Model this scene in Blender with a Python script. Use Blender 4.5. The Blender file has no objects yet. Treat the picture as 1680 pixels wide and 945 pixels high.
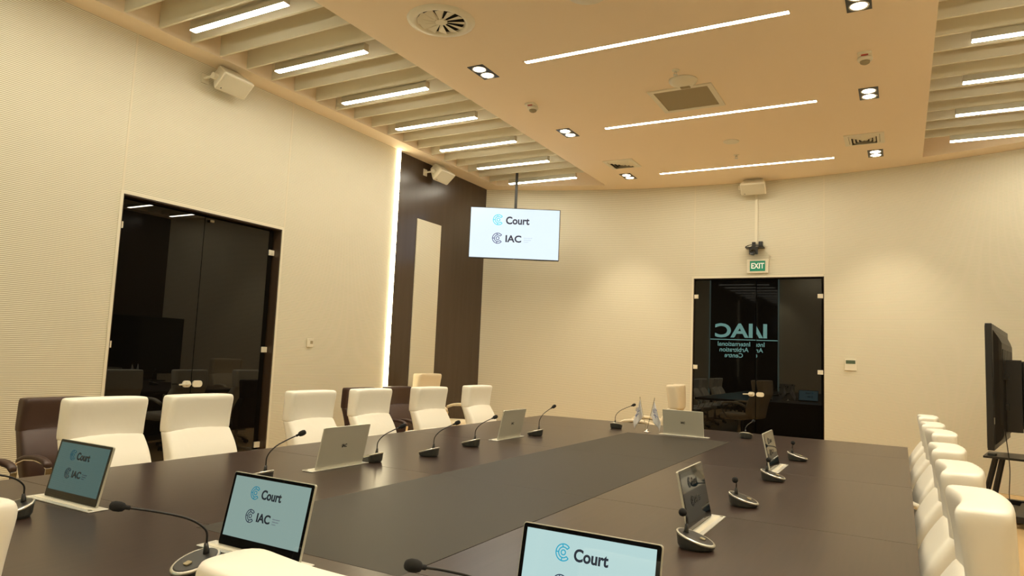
import bpy, bmesh, math, random
from mathutils import Vector, Matrix
PI = math.pi
random.seed(4)
C = bpy.context.scene.collection
SC = bpy.context.scene

# ------------------------------------------------------------------ camera, world, exposure
cam_data = bpy.data.cameras.new('camera')
cam = bpy.data.objects.new('camera', cam_data)
C.objects.link(cam)
YAW, PITCH, ROLL, FPX = -0.5119887781, 0.0974652705, 0.0425414882, 1137.3896
fw = Vector((math.sin(YAW) * math.cos(PITCH), math.cos(YAW) * math.cos(PITCH), math.sin(PITCH)))
rt = Vector((math.cos(YAW), -math.sin(YAW), 0))
up = rt.cross(fw)
r2 = rt * math.cos(ROLL) + up * math.sin(ROLL)
u2 = -rt * math.sin(ROLL) + up * math.cos(ROLL)
cam.matrix_world = Matrix(((r2.x, u2.x, -fw.x, 0), (r2.y, u2.y, -fw.y, 0), (r2.z, u2.z, -fw.z, 1.45), (0, 0, 0, 1)))
cam_data.sensor_width = 36
cam_data.lens = 36 * FPX / 1680
cam_data.clip_start = 0.02
SC.camera = cam

world = bpy.data.worlds.new('world')
SC.world = world
world.use_nodes = True
world.node_tree.nodes['Background'].inputs[0].default_value = (1, .85, .6, 1)
world.node_tree.nodes['Background'].inputs[1].default_value = 0.05
SC.view_settings.view_transform = 'Standard'
SC.view_settings.look = 'None'
SC.view_settings.exposure = 0.12
SC.view_settings.gamma = 1
SC.view_settings.use_curve_mapping = False

LIGHT_COL = (1.0, .935, .76)
SPOT_W = 135.0
PENDANT = 46.0
SLOT = 48.0
DOWN = 14.0
STRIP = 16.0

# ------------------------------------------------------------------ materials
def mat(name, col, rough=.5, metal=0, spec=.5, emit=None, es=0, coat=0, ior=None):
    m = bpy.data.materials.new(name); m.use_nodes = True
    b = m.node_tree.nodes['Principled BSDF']
    b.inputs['Base Color'].default_value = (*col, 1)
    b.inputs['Roughness'].default_value = rough
    b.inputs['Metallic'].default_value = metal
    b.inputs['Specular IOR Level'].default_value = spec
    b.inputs['Coat Weight'].default_value = coat
    if ior: b.inputs['IOR'].default_value = ior
    if emit:
        b.inputs['Emission Color'].default_value = (*emit, 1)
        b.inputs['Emission Strength'].default_value = es
    return m

def nd(m, t, **kw):
    n = m.node_tree.nodes.new(t)
    for k, v in kw.items(): setattr(n, k, v)
    return n

def ribbed(name, col, dark, pitch=.016):
    m = mat(name, col, .6, spec=.3)
    L = m.node_tree.links; b = m.node_tree.nodes['Principled BSDF']
    g = nd(m, 'ShaderNodeNewGeometry'); s = nd(m, 'ShaderNodeSeparateXYZ')
    L.new(g.outputs['Position'], s.inputs[0])
    d = nd(m, 'ShaderNodeMath', operation='DIVIDE'); L.new(s.outputs['Z'], d.inputs[0]); d.inputs[1].default_value = pitch
    f = nd(m, 'ShaderNodeMath', operation='FRACT'); L.new(d.outputs[0], f.inputs[0])
    r = nd(m, 'ShaderNodeValToRGB')
    r.color_ramp.interpolation = 'LINEAR'
    e = r.color_ramp.elements
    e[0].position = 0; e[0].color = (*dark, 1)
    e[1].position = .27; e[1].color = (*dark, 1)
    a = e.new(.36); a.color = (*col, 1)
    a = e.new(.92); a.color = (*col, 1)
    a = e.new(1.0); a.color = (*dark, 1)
    L.new(f.outputs[0], r.inputs[0]); L.new(r.outputs[0], b.inputs['Base Color'])
    bp = nd(m, 'ShaderNodeBump'); bp.inputs['Distance'].default_value = .003; bp.inputs['Strength'].default_value = .25
    L.new(r.outputs[0], bp.inputs['Height']); L.new(bp.outputs[0], b.inputs['Normal'])
    return m

def wood(name, c1, c2, rough, scale=(2, 30, 30), bump=.02, spec=.5, ang=0):
    m = mat(name, c1, rough, spec=spec)
    L = m.node_tree.links; b = m.node_tree.nodes['Principled BSDF']
    g = nd(m, 'ShaderNodeNewGeometry'); mp = nd(m, 'ShaderNodeMapping')
    mp.inputs['Scale'].default_value = scale; mp.inputs['Rotation'].default_value = (0, 0, ang)
    L.new(g.outputs['Position'], mp.inputs[0])
    n = nd(m, 'ShaderNodeTexNoise'); n.inputs['Scale'].default_value = 1.5; n.inputs['Detail'].default_value = 6
    L.new(mp.outputs[0], n.inputs['Vector'])
    r = nd(m, 'ShaderNodeValToRGB'); r.color_ramp.elements[0].position = .3; r.color_ramp.elements[1].position = .7
    r.color_ramp.elements[0].color = (*c1, 1); r.color_ramp.elements[1].color = (*c2, 1)
    L.new(n.outputs[0], r.inputs[0]); L.new(r.outputs[0], b.inputs['Base Color'])
    bp = nd(m, 'ShaderNodeBump'); bp.inputs['Distance'].default_value = .002; bp.inputs['Strength'].default_value = bump
    L.new(n.outputs[0], bp.inputs['Height']); L.new(bp.outputs[0], b.inputs['Normal'])
    return m

def leather(name, col, rough=.38):
    m = mat(name, col, rough, spec=.45)
    L = m.node_tree.links; b = m.node_tree.nodes['Principled BSDF']
    tc = nd(m, 'ShaderNodeTexCoord')
    n = nd(m, 'ShaderNodeTexNoise'); n.inputs['Scale'].default_value = 7; n.inputs['Detail'].default_value = 3
    L.new(tc.outputs['Object'], n.inputs['Vector'])
    bp = nd(m, 'ShaderNodeBump'); bp.inputs['Distance'].default_value = .012; bp.inputs['Strength'].default_value = .28
    L.new(n.outputs[0], bp.inputs['Height']); L.new(bp.outputs[0], b.inputs['Normal'])
    return m

M = {}
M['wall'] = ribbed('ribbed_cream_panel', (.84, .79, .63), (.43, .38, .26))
M['frame'] = mat('cream_frame_paint', (.80, .74, .58), .45)
M['joint'] = mat('panel_joint', (.74, .67, .50), .5)
M['ceil'] = mat('ceiling_paint', (.93, .78, .58), .7, spec=.2)
M['baffle'] = mat('baffle_paint', (.78, .72, .56), .6, spec=.3)
M['darkwall'] = wood('dark_brown_veneer', (.055, .034, .020), (.065, .041, .025), .27, (8, 8, .6), .01)
M['floor'] = wood('oak_floor', (.66, .43, .19), (.73, .50, .24), .4, (14, 1.2, 1), .02)
M['table'] = wood('dark_wenge_top', (.036, .022, .017), (.049, .030, .023), .28, (40, 1.5, 1), .015, .38)
M['table_side'] = wood('dark_wenge_side', (.040, .025, .018), (.052, .033, .024), .35, (6, 6, 40), .01)
M['inlay'] = mat('matt_taupe_inlay', (.040, .034, .025), .5, spec=.2)
M['glass'] = mat('dark_tinted_glass', (.004, .0035, .003), .006, spec=.5)
M['white_leather'] = leather('cream_white_leather', (.85, .81, .70))
M['brown_leather'] = leather('brown_leather', (.060, .032, .024), .42)
M['beige_leather'] = leather('beige_leather', (.78, .66, .46))
M['chrome'] = mat('chrome', (.8, .76, .68), .1, 1)
M['alu'] = mat('brushed_aluminium', (.62, .60, .52), .32, 1)
M['alu_light'] = mat('pale_satin_aluminium', (.82, .80, .72), .35, .6)
M['casing'] = mat('silver_casing', (.60, .58, .48), .38, .25)
M['black'] = mat('black_plastic', (.016, .015, .014), .35)
M['blackgloss'] = mat('black_gloss_bezel', (.006, .006, .006), .04)
M['mic'] = mat('dark_grey_plastic', (.045, .045, .038), .35)
M['foam'] = mat('black_foam', (.012, .012, .012), .95)
M['white_plastic'] = mat('cream_plastic', (.80, .74, .58), .4)
M['grille'] = mat('grey_perforated_grille', (.34, .28, .16), .7)
M['void'] = mat('dark_void', (.01, .009, .007), .9)
M['red'] = mat('red_plastic', (.45, .03, .01), .4)
M['green'] = mat('exit_green', (.005, .22, .12), .5, emit=(.01, .35, .2), es=.15)
M['sign_white'] = mat('sign_white', (.85, .85, .75), .5, emit=(.9, .9, .75), es=.3)
M['lamp'] = mat('lamp_diffuser', (.9, .9, .85), .5, emit=LIGHT_COL, es=PENDANT)
M['slot'] = mat('slot_diffuser', (.9, .9, .85), .5, emit=LIGHT_COL, es=SLOT)
M['down'] = mat('downlight_bulb', (.9, .9, .9), .5, emit=(1, .9, .7), es=DOWN)
M['reflector'] = mat('downlight_reflector', (.9, .88, .82), .25, .6)
M['strip'] = mat('led_strip', (.9, .9, .8), .5, emit=(1.0, .86, .55), es=STRIP)
M['tv_screen'] = mat('tv_picture', (.0, .0, .0), .25, emit=(.74, .87, .96), es=1.0)
M['cyan'] = mat('cyan_print', (0, 0, 0), .5, emit=(.03, .68, .80), es=1)
M['navy'] = mat('navy_print', (0, 0, 0), .5, emit=(.035, .035, .16), es=1)
M['ink'] = mat('dark_ink', (0, 0, 0), .5, emit=(.02, .02, .045), es=1)
M['greyink'] = mat('grey_ink', (0, 0, 0), .5, emit=(.42, .47, .55), es=1)
M['back_ink'] = mat('black_print', (.015, .013, .012), .5)
M['letter_glow'] = mat('backlit_letters', (.5, .8, .75), .5, emit=(.45, .95, .85), es=5.0)
M['window_dark'] = mat('dark_window_glass', (.006, .006, .005), .05)
M['window_edge'] = mat('lit_window_edge', (.3, .45, .45), .5, emit=(.5, .75, .7), es=.6)
M['cloth'] = mat('white_flag_cloth', (.80, .78, .76), .8)
M['flag_blue'] = mat('blue_flag_print', (.10, .13, .30), .8)
M['lcd'] = mat('green_lcd', (.09, .13, .075), .3)
M['steel'] = mat('dark_steel', (.03, .028, .025), .4, .3)

# ------------------------------------------------------------------ mesh helpers
def new_bm(): return bmesh.new()

def box(bm, x0, x1, y0, y1, z0, z1, T=None):
    vs = [Vector(p) for p in ((x0,y0,z0),(x1,y0,z0),(x1,y1,z0),(x0,y1,z0),(x0,y0,z1),(x1,y0,z1),(x1,y1,z1),(x0,y1,z1))]
    if T is not None: vs = [T @ v for v in vs]
    v = [bm.verts.new(p) for p in vs]
    for f in ((0,3,2,1),(4,5,6,7),(0,1,5,4),(1,2,6,5),(2,3,7,6),(3,0,4,7)): bm.faces.new([v[i] for i in f])
    return v

def rbox(bm, x0, x1, y0, y1, z0, z1, r, T=None, seg=4, axis='z'):
    """box with rounded corners in the plane across the axis"""
    def outline(a0, a1, b0, b1):
        o = []
        for cx, cy, s in ((a1-r, b1-r, 0), (a0+r, b1-r, 1), (a0+r, b0+r, 2), (a1-r, b0+r, 3)):
            for k in range(seg+1):
                t = (s + k/seg)*PI/2
                o.append((cx + r*math.cos(t), cy + r*math.sin(t)))
        return o
    if axis == 'z': pts = [[Vector((a, b, c)) for a, b in outline(x0,x1,y0,y1)] for c in (z0, z1)]
    elif axis == 'y': pts = [[Vector((a, c, b)) for a, b in outline(x0,x1,z0,z1)] for c in (y1, y0)]
    else: pts = [[Vector((c, a, b)) for a, b in outline(y0,y1,z0,z1)] for c in (x0, x1)]
    loft(bm, pts, T)

def loft(bm, rings, T=None, cap=True, closed=False):
    vr = []
    for r in rings:
        vr.append([bm.verts.new((T @ Vector(p)) if T is not None else Vector(p)) for p in r])
    n = len(vr[0])
    m = len(vr)
    for i in range(m if closed else m-1):
        a, b = vr[i], vr[(i+1) % m]
        for k in range(n):
            bm.faces.new((a[k], a[(k+1) % n], b[(k+1) % n], b[k]))
    if cap and not closed:
        bm.faces.new(list(reversed(vr[0]))); bm.faces.new(vr[-1])
    return vr

def tube(bm, pts, r, seg=8, T=None, rad=None):
    pts = [Vector(p) for p in pts]
    rings = []; prev = None
    for i, p in enumerate(pts):
        t = (pts[min(i+1, len(pts)-1)] - pts[max(i-1, 0)]).normalized()
        if prev is None:
            a = Vector((0,0,1)) if abs(t.z) < .9 else Vector((1,0,0))
            n = t.cross(a).normalized()
        else:
            n = (prev - t*prev.dot(t)).normalized()
        prev = n; b = t.cross(n)
        rr = rad[i] if rad else r
        rings.append([p + (n*math.cos(2*PI*k/seg) + b*math.sin(2*PI*k/seg))*rr for k in range(seg)])
    loft(bm, rings, T)

def flatbar(bm, pts, w, th, side, T=None):
    """rectangular section swept along pts, width along 'side'"""
    pts = [Vector(p) for p in pts]; side = Vector(side)
    rings = []
    for i, p in enumerate(pts):
        t = (pts[min(i+1, len(pts)-1)] - pts[max(i-1, 0)]).normalized()
        n = t.cross(side).normalized()
        rings.append([p + side*w/2 + n*th/2, p - side*w/2 + n*th/2, p - side*w/2 - n*th/2, p + side*w/2 - n*th/2])
    loft(bm, rings, T)

def lathe(bm, prof, seg=24, T=None, close=True):
    rings = [[Vector((r*math.cos(2*PI*k/seg), r*math.sin(2*PI*k/seg), z)) for k in range(seg)] for r, z in prof]
    loft(bm, rings, T, cap=close)

def curve_pts(ps, n=8):
    """Catmull-Rom through ps"""
    ps = [Vector(p) for p in ps]; q = [2*ps[0]-ps[1]] + ps + [2*ps[-1]-ps[-2]]
    o = []
    for i in range(1, len(q)-2):
        for k in range(n):
            t = k/n
            o.append(.5*((2*q[i]) + (q[i+1]-q[i-1])*t + (2*q[i-1]-5*q[i]+4*q[i+1]-q[i+2])*t*t + (3*q[i]-q[i-1]-3*q[i+1]+q[i+2])*t**3))
    o.append(ps[-1])
    return o

def obj(name, bm, m, parent=None, smooth=False, bevel=0, loc=None, sub=0):
    bmesh.ops.recalc_face_normals(bm, faces=bm.faces)
    me = bpy.data.meshes.new(name); bm.to_mesh(me); bm.free()
    me.materials.append(M[m] if isinstance(m, str) else m)
    if smooth:
        for p in me.polygons: p.use_smooth = True
    o = bpy.data.objects.new(name, me); C.objects.link(o)
    if parent: o.parent = parent
    if loc is not None: o.location = loc
    if bevel:
        b = o.modifiers.new('bevel', 'BEVEL'); b.width = bevel; b.segments = 2; b.limit_method = 'ANGLE'
    if sub:
        s = o.modifiers.new('sub', 'SUBSURF'); s.levels = sub; s.render_levels = sub
    return o

def thing(name, label, cat, loc=(0,0,0), rz=0, group=None, scale=1):
    o = bpy.data.objects.new(name, None); C.objects.link(o)
    o.location = loc; o.rotation_euler = (0,0,rz); o.scale = (scale,)*3
    o.empty_display_size = .05
    o['label'] = label; o['category'] = cat
    if group: o['group'] = group
    return o

def tag(o, label, cat, group=None):
    o['label'] = label; o['category'] = cat
    if group: o['group'] = group
    return o

def struct(name, bm, m, parent=None, **k):
    o = obj(name, bm, m, parent, **k)
    if parent is None: o['kind'] = 'structure'
    return o

def dup(root, loc, rz, label, group=None, scale=None):
    r = root.copy(); C.objects.link(r); r.location = loc; r.rotation_euler = (0,0,rz); r['label'] = label
    if group: r['group'] = group
    if scale: r.scale = (scale,)*3
    for ch in list(root.children):
        c = ch.copy(); C.objects.link(c); c.parent = r
        for g in list(ch.children):
            d = g.copy(); C.objects.link(d); d.parent = c
    return r

def text_bm(bm, body, size, T, weight=0, align='CENTER', extrude=.0004, mirror=False, width=None):
    cu = bpy.data.curves.new('t', 'FONT'); cu.body = body; cu.size = size; cu.align_x = align; cu.align_y = 'CENTER'
    cu.extrude = extrude; cu.offset = weight; cu.resolution_u = 4
    o = bpy.data.objects.new('t', cu); C.objects.link(o)
    bpy.context.view_layer.update()
    dg = bpy.context.evaluated_depsgraph_get()
    me = bpy.data.meshes.new_from_object(o.evaluated_get(dg))
    S = Matrix.Identity(4)
    if width:
        xs = [v.co.x for v in me.vertices]; k = width/(max(xs)-min(xs)); S = Matrix.Diagonal((k, 1, 1, 1))
    me.transform(T @ S)
    bm.from_mesh(me)
    bpy.data.objects.remove(o); bpy.data.curves.remove(cu); bpy.data.meshes.remove(me)

def arc_ribbon(bm, r, a0, a1, w, T, n=28, h=.0004):
    rings = []
    for k in range(n+1):
        a = math.radians(a0 + (a1-a0)*k/n)
        c, s = math.cos(a), math.sin(a)
        rings.append([Vector(((r-w/2)*c, (r-w/2)*s, -h)), Vector(((r+w/2)*c, (r+w/2)*s, -h)), Vector(((r+w/2)*c, (r+w/2)*s, h)), Vector(((r-w/2)*c, (r-w/2)*s, h))])
    loft(bm, rings, T, cap=abs(a1-a0) < 359)

def c_logo(bm, R, T):
    """C shaped emblem: double arc with dividers round a small ring"""
    w = R*.13
    arc_ribbon(bm, R*.95, 42, 318, w, T)
    arc_ribbon(bm, R*.60, 42, 318, w, T)
    arc_ribbon(bm, R*.28, 0, 360, w, T)
    for a in (42, 100, 180, 260, 318):
        t = math.radians(a)
        Q = T @ Matrix.Rotation(t, 4, 'Z')
        box(bm, R*.58, R*.97, -w/2, w/2, -.0004, .0004, Q)

Z0 = 4.36
XL, XR, YN = -6.33, 2.35, -1.0
XC, YC, RB = -1.99, 1.15, 10.1
def yb(x, r=RB): return YC + math.sqrt(r*r - (x-XC)**2)

# ------------------------------------------------------------------ the room
bm = new_bm()
box(bm, XL-.5, XR+.3, YN-.3, 11.9, -.1, 0)
struct('floor', bm, 'floor')

# left wall with its door opening, cream part
LD0, LD1, DH = 3.77, 5.69, 2.81
WT = .30
bm = new_bm()
box(bm, XL-WT, XL, YN, LD0-.0, 0, Z0+.5)
box(bm, XL-WT, XL, LD1, 7.715, 0, Z0+.5)
box(bm, XL-WT, XL, LD0, LD1, DH, Z0+.5)
wl = struct('wall_left', bm, 'wall')
# dark veneered part of the left wall with the cream inset
bm = new_bm()
box(bm, XL-WT, XL-.03, 7.715, 10.6, 0, Z0+.5)
struct('wall_left_dark', bm, 'darkwall')
bm = new_bm()
box(bm, XL-.035, XL-.018, 8.30, 8.92, .12, 3.46)
tag(obj('wall_panel', bm, 'wall'), 'tall narrow cream ribbed panel set into the dark brown wall', 'wall panel')
# panel joints
def joint(y, z0, z1):
    bm = new_bm(); box(bm, XL-.004, XL+.003, y-.010, y+.010, z0, z1)
    return struct('trim_1', bm, 'joint')
joint(LD0-.012, DH+.03, Z0); joint(LD1+.03, DH+.03, Z0)
joint(1.86, 0, Z0)
# door frame left
def door_frame(w0, w1, h, parent, T, t=.028, d=.008):
    bm = new_bm()
    box(bm, w0-t, w0, -.02, d, 0, h+t, T); box(bm, w1, w1+t, -.02, d, 0, h+t, T); box(bm, w0, w1, -.02, d, h, h+t, T)
    return struct('door_frame', bm, 'frame', parent)

def glass_door(idx, T, W, H, recess, leaf_rot=0.0, jamb='darkwall'):
    """local frame: x along the wall, y out of the wall into the room, z up; x from 0 to W"""
    root = bpy.data.objects.new('door_%d' % idx, None); C.objects.link(root)
    root.matrix_world = T; root['kind'] = 'structure'
    door_frame(0, W, H, root, Matrix.Identity(4))
    bm = new_bm()
    box(bm, -.0005, .012, -recess-.09, -.001, 0, H); box(bm, W-.012, W+.0005, -recess-.09, -.001, 0, H); box(bm, .012, W-.012, -recess-.09, -.001, H-.012, H+.0005)
    struct('door_jamb', bm, jamb, root)
    bm = new_bm(); box(bm, .0, W, -recess-.10, -recess-.085, 0, H)
    struct('dark_backing', bm, 'void', root)
    g = .004; m0, m1 = .035, .022
    for s in (0, 1):
        x0, x1 = (m0, W/2-g) if s == 0 else (W/2+g, W-m1)
        px = x0 if s == 0 else x1
        ang = leaf_rot if s == 0 else 0
        Q = Matrix.Translation((px, -recess, 0)) @ Matrix.Rotation(ang, 4, 'Z') @ Matrix.Translation((-px, recess, 0))
        bm = new_bm(); box(bm, x0, x1, -recess-.010, -recess, .01, H-.03, Q)
        leaf = struct('glass_leaf', bm, 'glass', root)
        for z in (.32, 1.40, 2.53):
            bm = new_bm()
            hx0, hx1 = (x0-.02, x0+.055) if s == 0 else (x1-.055, x1+.02)
            box(bm, hx0, hx1, -recess+.001, -recess+.018, z-.032, z+.032, Q)
            obj('hinge', bm, 'white_plastic', leaf, bevel=.003)
        bm = new_bm(); zc = 1.02
        hx0, hx1 = (W/2-.125, W/2-.010) if s == 0 else (W/2+.010, W/2+.105)
        rbox(bm, hx0, hx1, -recess+.001, -recess+.016, zc-.034, zc+.034, .03, Q, axis='y')
        hp = obj('lock_plate', bm, 'white_plastic', leaf, bevel=.002)
        if s == 1:
            bm = new_bm()
            lathe(bm, [(.022, 0), (.022, .008), (.016, .012), (.012, .05), (.002, .05)], 16, Q @ Matrix.Translation((W/2+.055, -recess+.016, zc)) @ Matrix.Rotation(-PI/2, 4, 'X'))
            tube(bm, [(W/2+.055, -recess+.06, zc), (W/2+.10, -recess+.062, zc), (W/2+.175, -recess+.06, zc-.004)], .009, 8, Q)
            obj('lever_handle', bm, 'white_plastic', hp, smooth=True)
    return root


glass_door(1, Matrix.Translation((XL, LD1, 0)) @ Matrix.Rotation(-PI/2, 4, 'Z'), LD1-LD0, DH, .10)

# curved far wall with its door opening
RD0, RD1, RH = -2.915, -.975, 2.825
def wall_arc(bm, x0, x1, z0, z1, n=40):
    a0 = math.asin((x0-XC)/RB); a1 = math.asin((x1-XC)/RB)
    rings = []
    for k in range(n+1):
        a = a0+(a1-a0)*k/n
        for_r = []
        c, q = math.sin(a), math.cos(a)
        rings.append([Vector((XC+c*RB, YC+q*RB, z0)), Vector((XC+c*(RB+.25), YC+q*(RB+.25), z0)), Vector((XC+c*(RB+.25), YC+q*(RB+.25), z1)), Vector((XC+c*RB, YC+q*RB, z1))])
    loft(bm, rings)
bm = new_bm()
wall_arc(bm, XL-.35, RD0, 0, Z0+.5); wall_arc(bm, RD1, XR+.3, 0, Z0+.5); wall_arc(bm, RD0, RD1, RH, Z0+.5, 12)
wb = struct('wall_back', bm, 'wall')
for x in (RD0, RD1):
    bm = new_bm(); y = yb(x); z0 = RH+.03 if x in (RD0, RD1) else 0
    box(bm, x-.006, x+.006, y-.003, y+.01, z0, Z0)
    struct('trim_2', bm, 'joint')
ydoor = yb(RD0)
glass_door(2, Matrix.Translation((RD1, ydoor, 0)) @ Matrix.Rotation(PI, 4, 'Z'), RD1-RD0, RH, .02, leaf_rot=math.radians(-1.0))

bm = new_bm(); box(bm, XR, XR+.2, 7.72, 10.6, 0, Z0+.5)
struct('wall_right_dark', bm, 'darkwall')
bm = new_bm(); box(bm, XR-.01, XR+.2, YN, 7.72, 0, Z0+.5)
struct('wall_right', bm, 'wall')
bm = new_bm()
box(bm, XL-.3, XR+.2, YN-.2, YN, 0, Z0+.5)
struct('wall_near', bm, 'wall')

# ceiling slab pieces with the two long recesses
LX0, LX1, RX0, RX1 = -6.05, -4.285, .295, 2.07
RN, TOP = -.3, Z0+.46
def yr(x): return yb(x)-.33
bm = new_bm()
def slab(x0, x1, fn0, fn1, n=24, z0=Z0, z1=TOP):
    rings = []
    for k in range(n+1):
        x = x0+(x1-x0)*k/n
        rings.append([Vector((x, fn0(x), z0)), Vector((x, fn1(x), z0)), Vector((x, fn1(x), z1)), Vector((x, fn0(x), z1))])
    loft(bm, rings)
near = lambda x: YN
far = lambda x: yb(x)+.05
slab(XL-.03, LX0, near, far); slab(LX1, RX0, near, far); slab(RX1, XR, near, far)
slab(LX0, LX1, yr, far); slab(RX0, RX1, yr, far)
slab(LX0, LX1, near, lambda x: RN); slab(RX0, RX1, near, lambda x: RN)
struct('ceiling', bm, 'ceil')
bm = new_bm()
box(bm, XL-.3, XR+.2, YN-.2, 11.9, TOP, TOP+.1)
struct('ceiling_upper', bm, 'ceil')

# baffles in the two recesses
ORD = ['nearest', 'second', 'third', 'fourth', 'fifth', 'sixth', 'seventh', 'eighth', 'ninth', 'tenth', 'eleventh', 'twelfth', 'thirteenth', 'fourteenth', 'fifteenth', 'sixteenth', 'seventeenth', 'eighteenth', 'nineteenth', 'twentieth', 'twenty first', 'twenty second', 'twenty third', 'twenty fourth', 'twenty fifth', 'twenty sixth', 'twenty seventh', 'twenty eighth']
def ordn(k): return 'nearest' if k == 0 else ORD[k]
PIT = .3355
ks = [k for k in range(-7, 21)]
ys = [3.46+PIT*k for k in ks]
for side, x0, x1 in (('left', LX0, LX1), ('right', RX0, RX1)):
    yy = [y for y in ys if y < (yr(x0) if side == 'left' else yr(x1))-.05 and (side == 'left' or y > 2.5)]
    n = len(yy)
    for i, y in enumerate(yy):
        bm = new_bm(); box(bm, x0, x1, y-.013, y+.013, Z0+.015, Z0+.32)
        w = n-1-i
        lab = 'cream painted baffle across the %s ceiling recess, %s from the far wall' % (side, 'first' if w == 0 else ordn(w))
        tag(obj('ceiling_baffle', bm, 'baffle', bevel=.002), lab, 'ceiling baffle', 'cream baffles in the %s ceiling recess' % side)

# slim lamps hung between the baffles
def make_pendant(label, loc, group):
    t = thing('linear_lamp', label, 'lamp', loc, 0, group)
    bm = new_bm(); box(bm, 0, 1.215, -.034, .034, .006, .085); obj('housing', bm, 'alu', t, bevel=.002)
    bm = new_bm(); box(bm, .004, 1.211, -.030, .030, 0, .0058); obj('diffuser', bm, 'lamp', t)
    bm = new_bm()
    bm.free()
    for x in (.2, 1.0):
        bm = new_bm(); tube(bm, [(x, 0, .08), (x, 0, .50)], .0025, 6); obj('suspension_wire', bm, 'alu', t)
    return t
def nth(k): return 'closest to' if k == 0 else ORD[k]+' from'
ly = [3.875+.9975*k for k in range(-3, 7)]
proto = None
for side, x in (('left', -5.675), ('right', .565)):
    L_ = ly if side == 'left' else ly
    for i, y in enumerate(L_):
        w = len(L_)-1-i
        lab = 'slim glowing bar lamp in the %s ceiling recess, %s the far wall' % (side, nth(w))
        g = 'bar lamps in the %s ceiling recess' % side
        if proto is None: proto = make_pendant(lab, (x, y, 4.302), g)
        else: dup(proto, (x, y, 4.302), 0, lab, g)

# long flush light lines in the flat ceiling
proto = None
sl = [(10.275, 'closest to the far wall'), (7.97, 'between the far one and the near one'), (5.815, 'running across just past the round air diffuser'), (3.65, 'above the near half of the table'), (1.5, 'above the near end of the table'), (-.65, 'added unseen behind the camera')]  # last one continues the spacing unseen, added to brighten the near ceiling
for y, w in sl:
    lab = 'long thin flush light line in the flat ceiling, '+w
    if proto is None:
        proto = thing('ceiling_light_line', lab, 'ceiling light', (-1.995, y, Z0), 0, 'flush light lines')
        bm = new_bm(); box(bm, -1.235, 1.235, -.034, -.026, -.004, .0); box(bm, -1.235, 1.235, .026, .034, -.004, 0)
        box(bm, -1.243, -1.227, -.034, .034, -.004, 0); box(bm, 1.227, 1.243, -.034, .034, -.004, 0)
        obj('frame', bm, 'ceil', proto)
        bm = new_bm(); box(bm, -1.227, 1.227, -.026, .026, -.003, 0); obj('diffuser', bm, 'slot', proto)
    else: dup(proto, (-1.995, y, Z0), 0, lab)

# twin downlights
proto = None
for x, s in ((-3.735, 'left'), (-.258, 'right')):
    for y, w in ((10.25, 'closest to the far wall'), (7.95, 'halfway along'), (5.85, 'nearest of those in view'), (3.75, 'above the near table half'), (1.65, 'above the near table end'), (-.45, 'added unseen behind the camera')):  # rearmost pair is out of view, added for light on the near ceiling
        lab = 'small black twin downlight in the %s ceiling row, %s' % (s, w)
        if proto is None:
            proto = thing('twin_downlight', lab, 'downlight', (x, y, Z0), 0, 'twin downlights')
            sd = bpy.data.lights.new('downlight_beam', 'SPOT'); sd.energy = SPOT_W; sd.color = (1, .88, .66); sd.spot_size = math.radians(76); sd.spot_blend = .7; sd.shadow_soft_size = .07
            so_ = bpy.data.objects.new('downlight_beam', sd); C.objects.link(so_); so_.parent = proto; so_.location = (0, 0, -.03)
            bm = new_bm(); box(bm, -.092, .092, -.172, .172, -.004, -.0005); obj('housing', bm, 'black', proto)
            for q in (-1, 1):
                T = Matrix.Translation((0, q*.082, -.0045))
                bm = new_bm(); lathe(bm, [(.076, -.001), (.074, -.006), (.060, -.0015), (.060, 0), (.076, 0)], 28, T, close=False)
                rf = obj('reflector', bm, 'reflector', proto, smooth=True)
                bm = new_bm(); lathe(bm, [(.060, -.001), (.05, -.004), (.01, -.006)], 28, T); obj('bulb', bm, 'down', rf, smooth=True)
        else: dup(proto, (x, y, Z0), 0, lab)

# swirl diffuser
t = thing('swirl_air_diffuser', 'round cream air diffuser with radial blades in the ceiling', 'air vent', (-3.50, 4.75, Z0))
bm = new_bm(); lathe(bm, [(.30, 0), (.295, -.010), (.27, -.016), (.245, -.022), (.225, -.020), (.205, -.001), (.205, -.0005), (.30, -.0005)], 48, close=False)
obj('rim', bm, 'white_plastic', t, smooth=True)
bm = new_bm(); lathe(bm, [(.206, -.0006), (.001, -.0008)], 40, close=False); obj('duct_opening', bm, 'void', t)
bm = new_bm(); lathe(bm, [(.055, -.004), (.055, -.014), (.05, -.017), (.002, -.017)], 24); obj('hub', bm, 'white_plastic', t, smooth=False)
for k in range(12):
    a = 2*PI*k/12
    bm = new_bm()
    T = Matrix.Rotation(a, 4, 'Z')
    r0, r1 = .05, .207
    vs = [(r0, -.010, -.015), (r1, -.038, -.019), (r1, .044, -.001), (r0, .011, -.003)]
    loft(bm, [[Vector(v) for v in vs], [Vector((v[0], v[1], v[2]-.002)) for v in vs]], T)
    obj('blade', bm, 'white_plastic', t)

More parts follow.
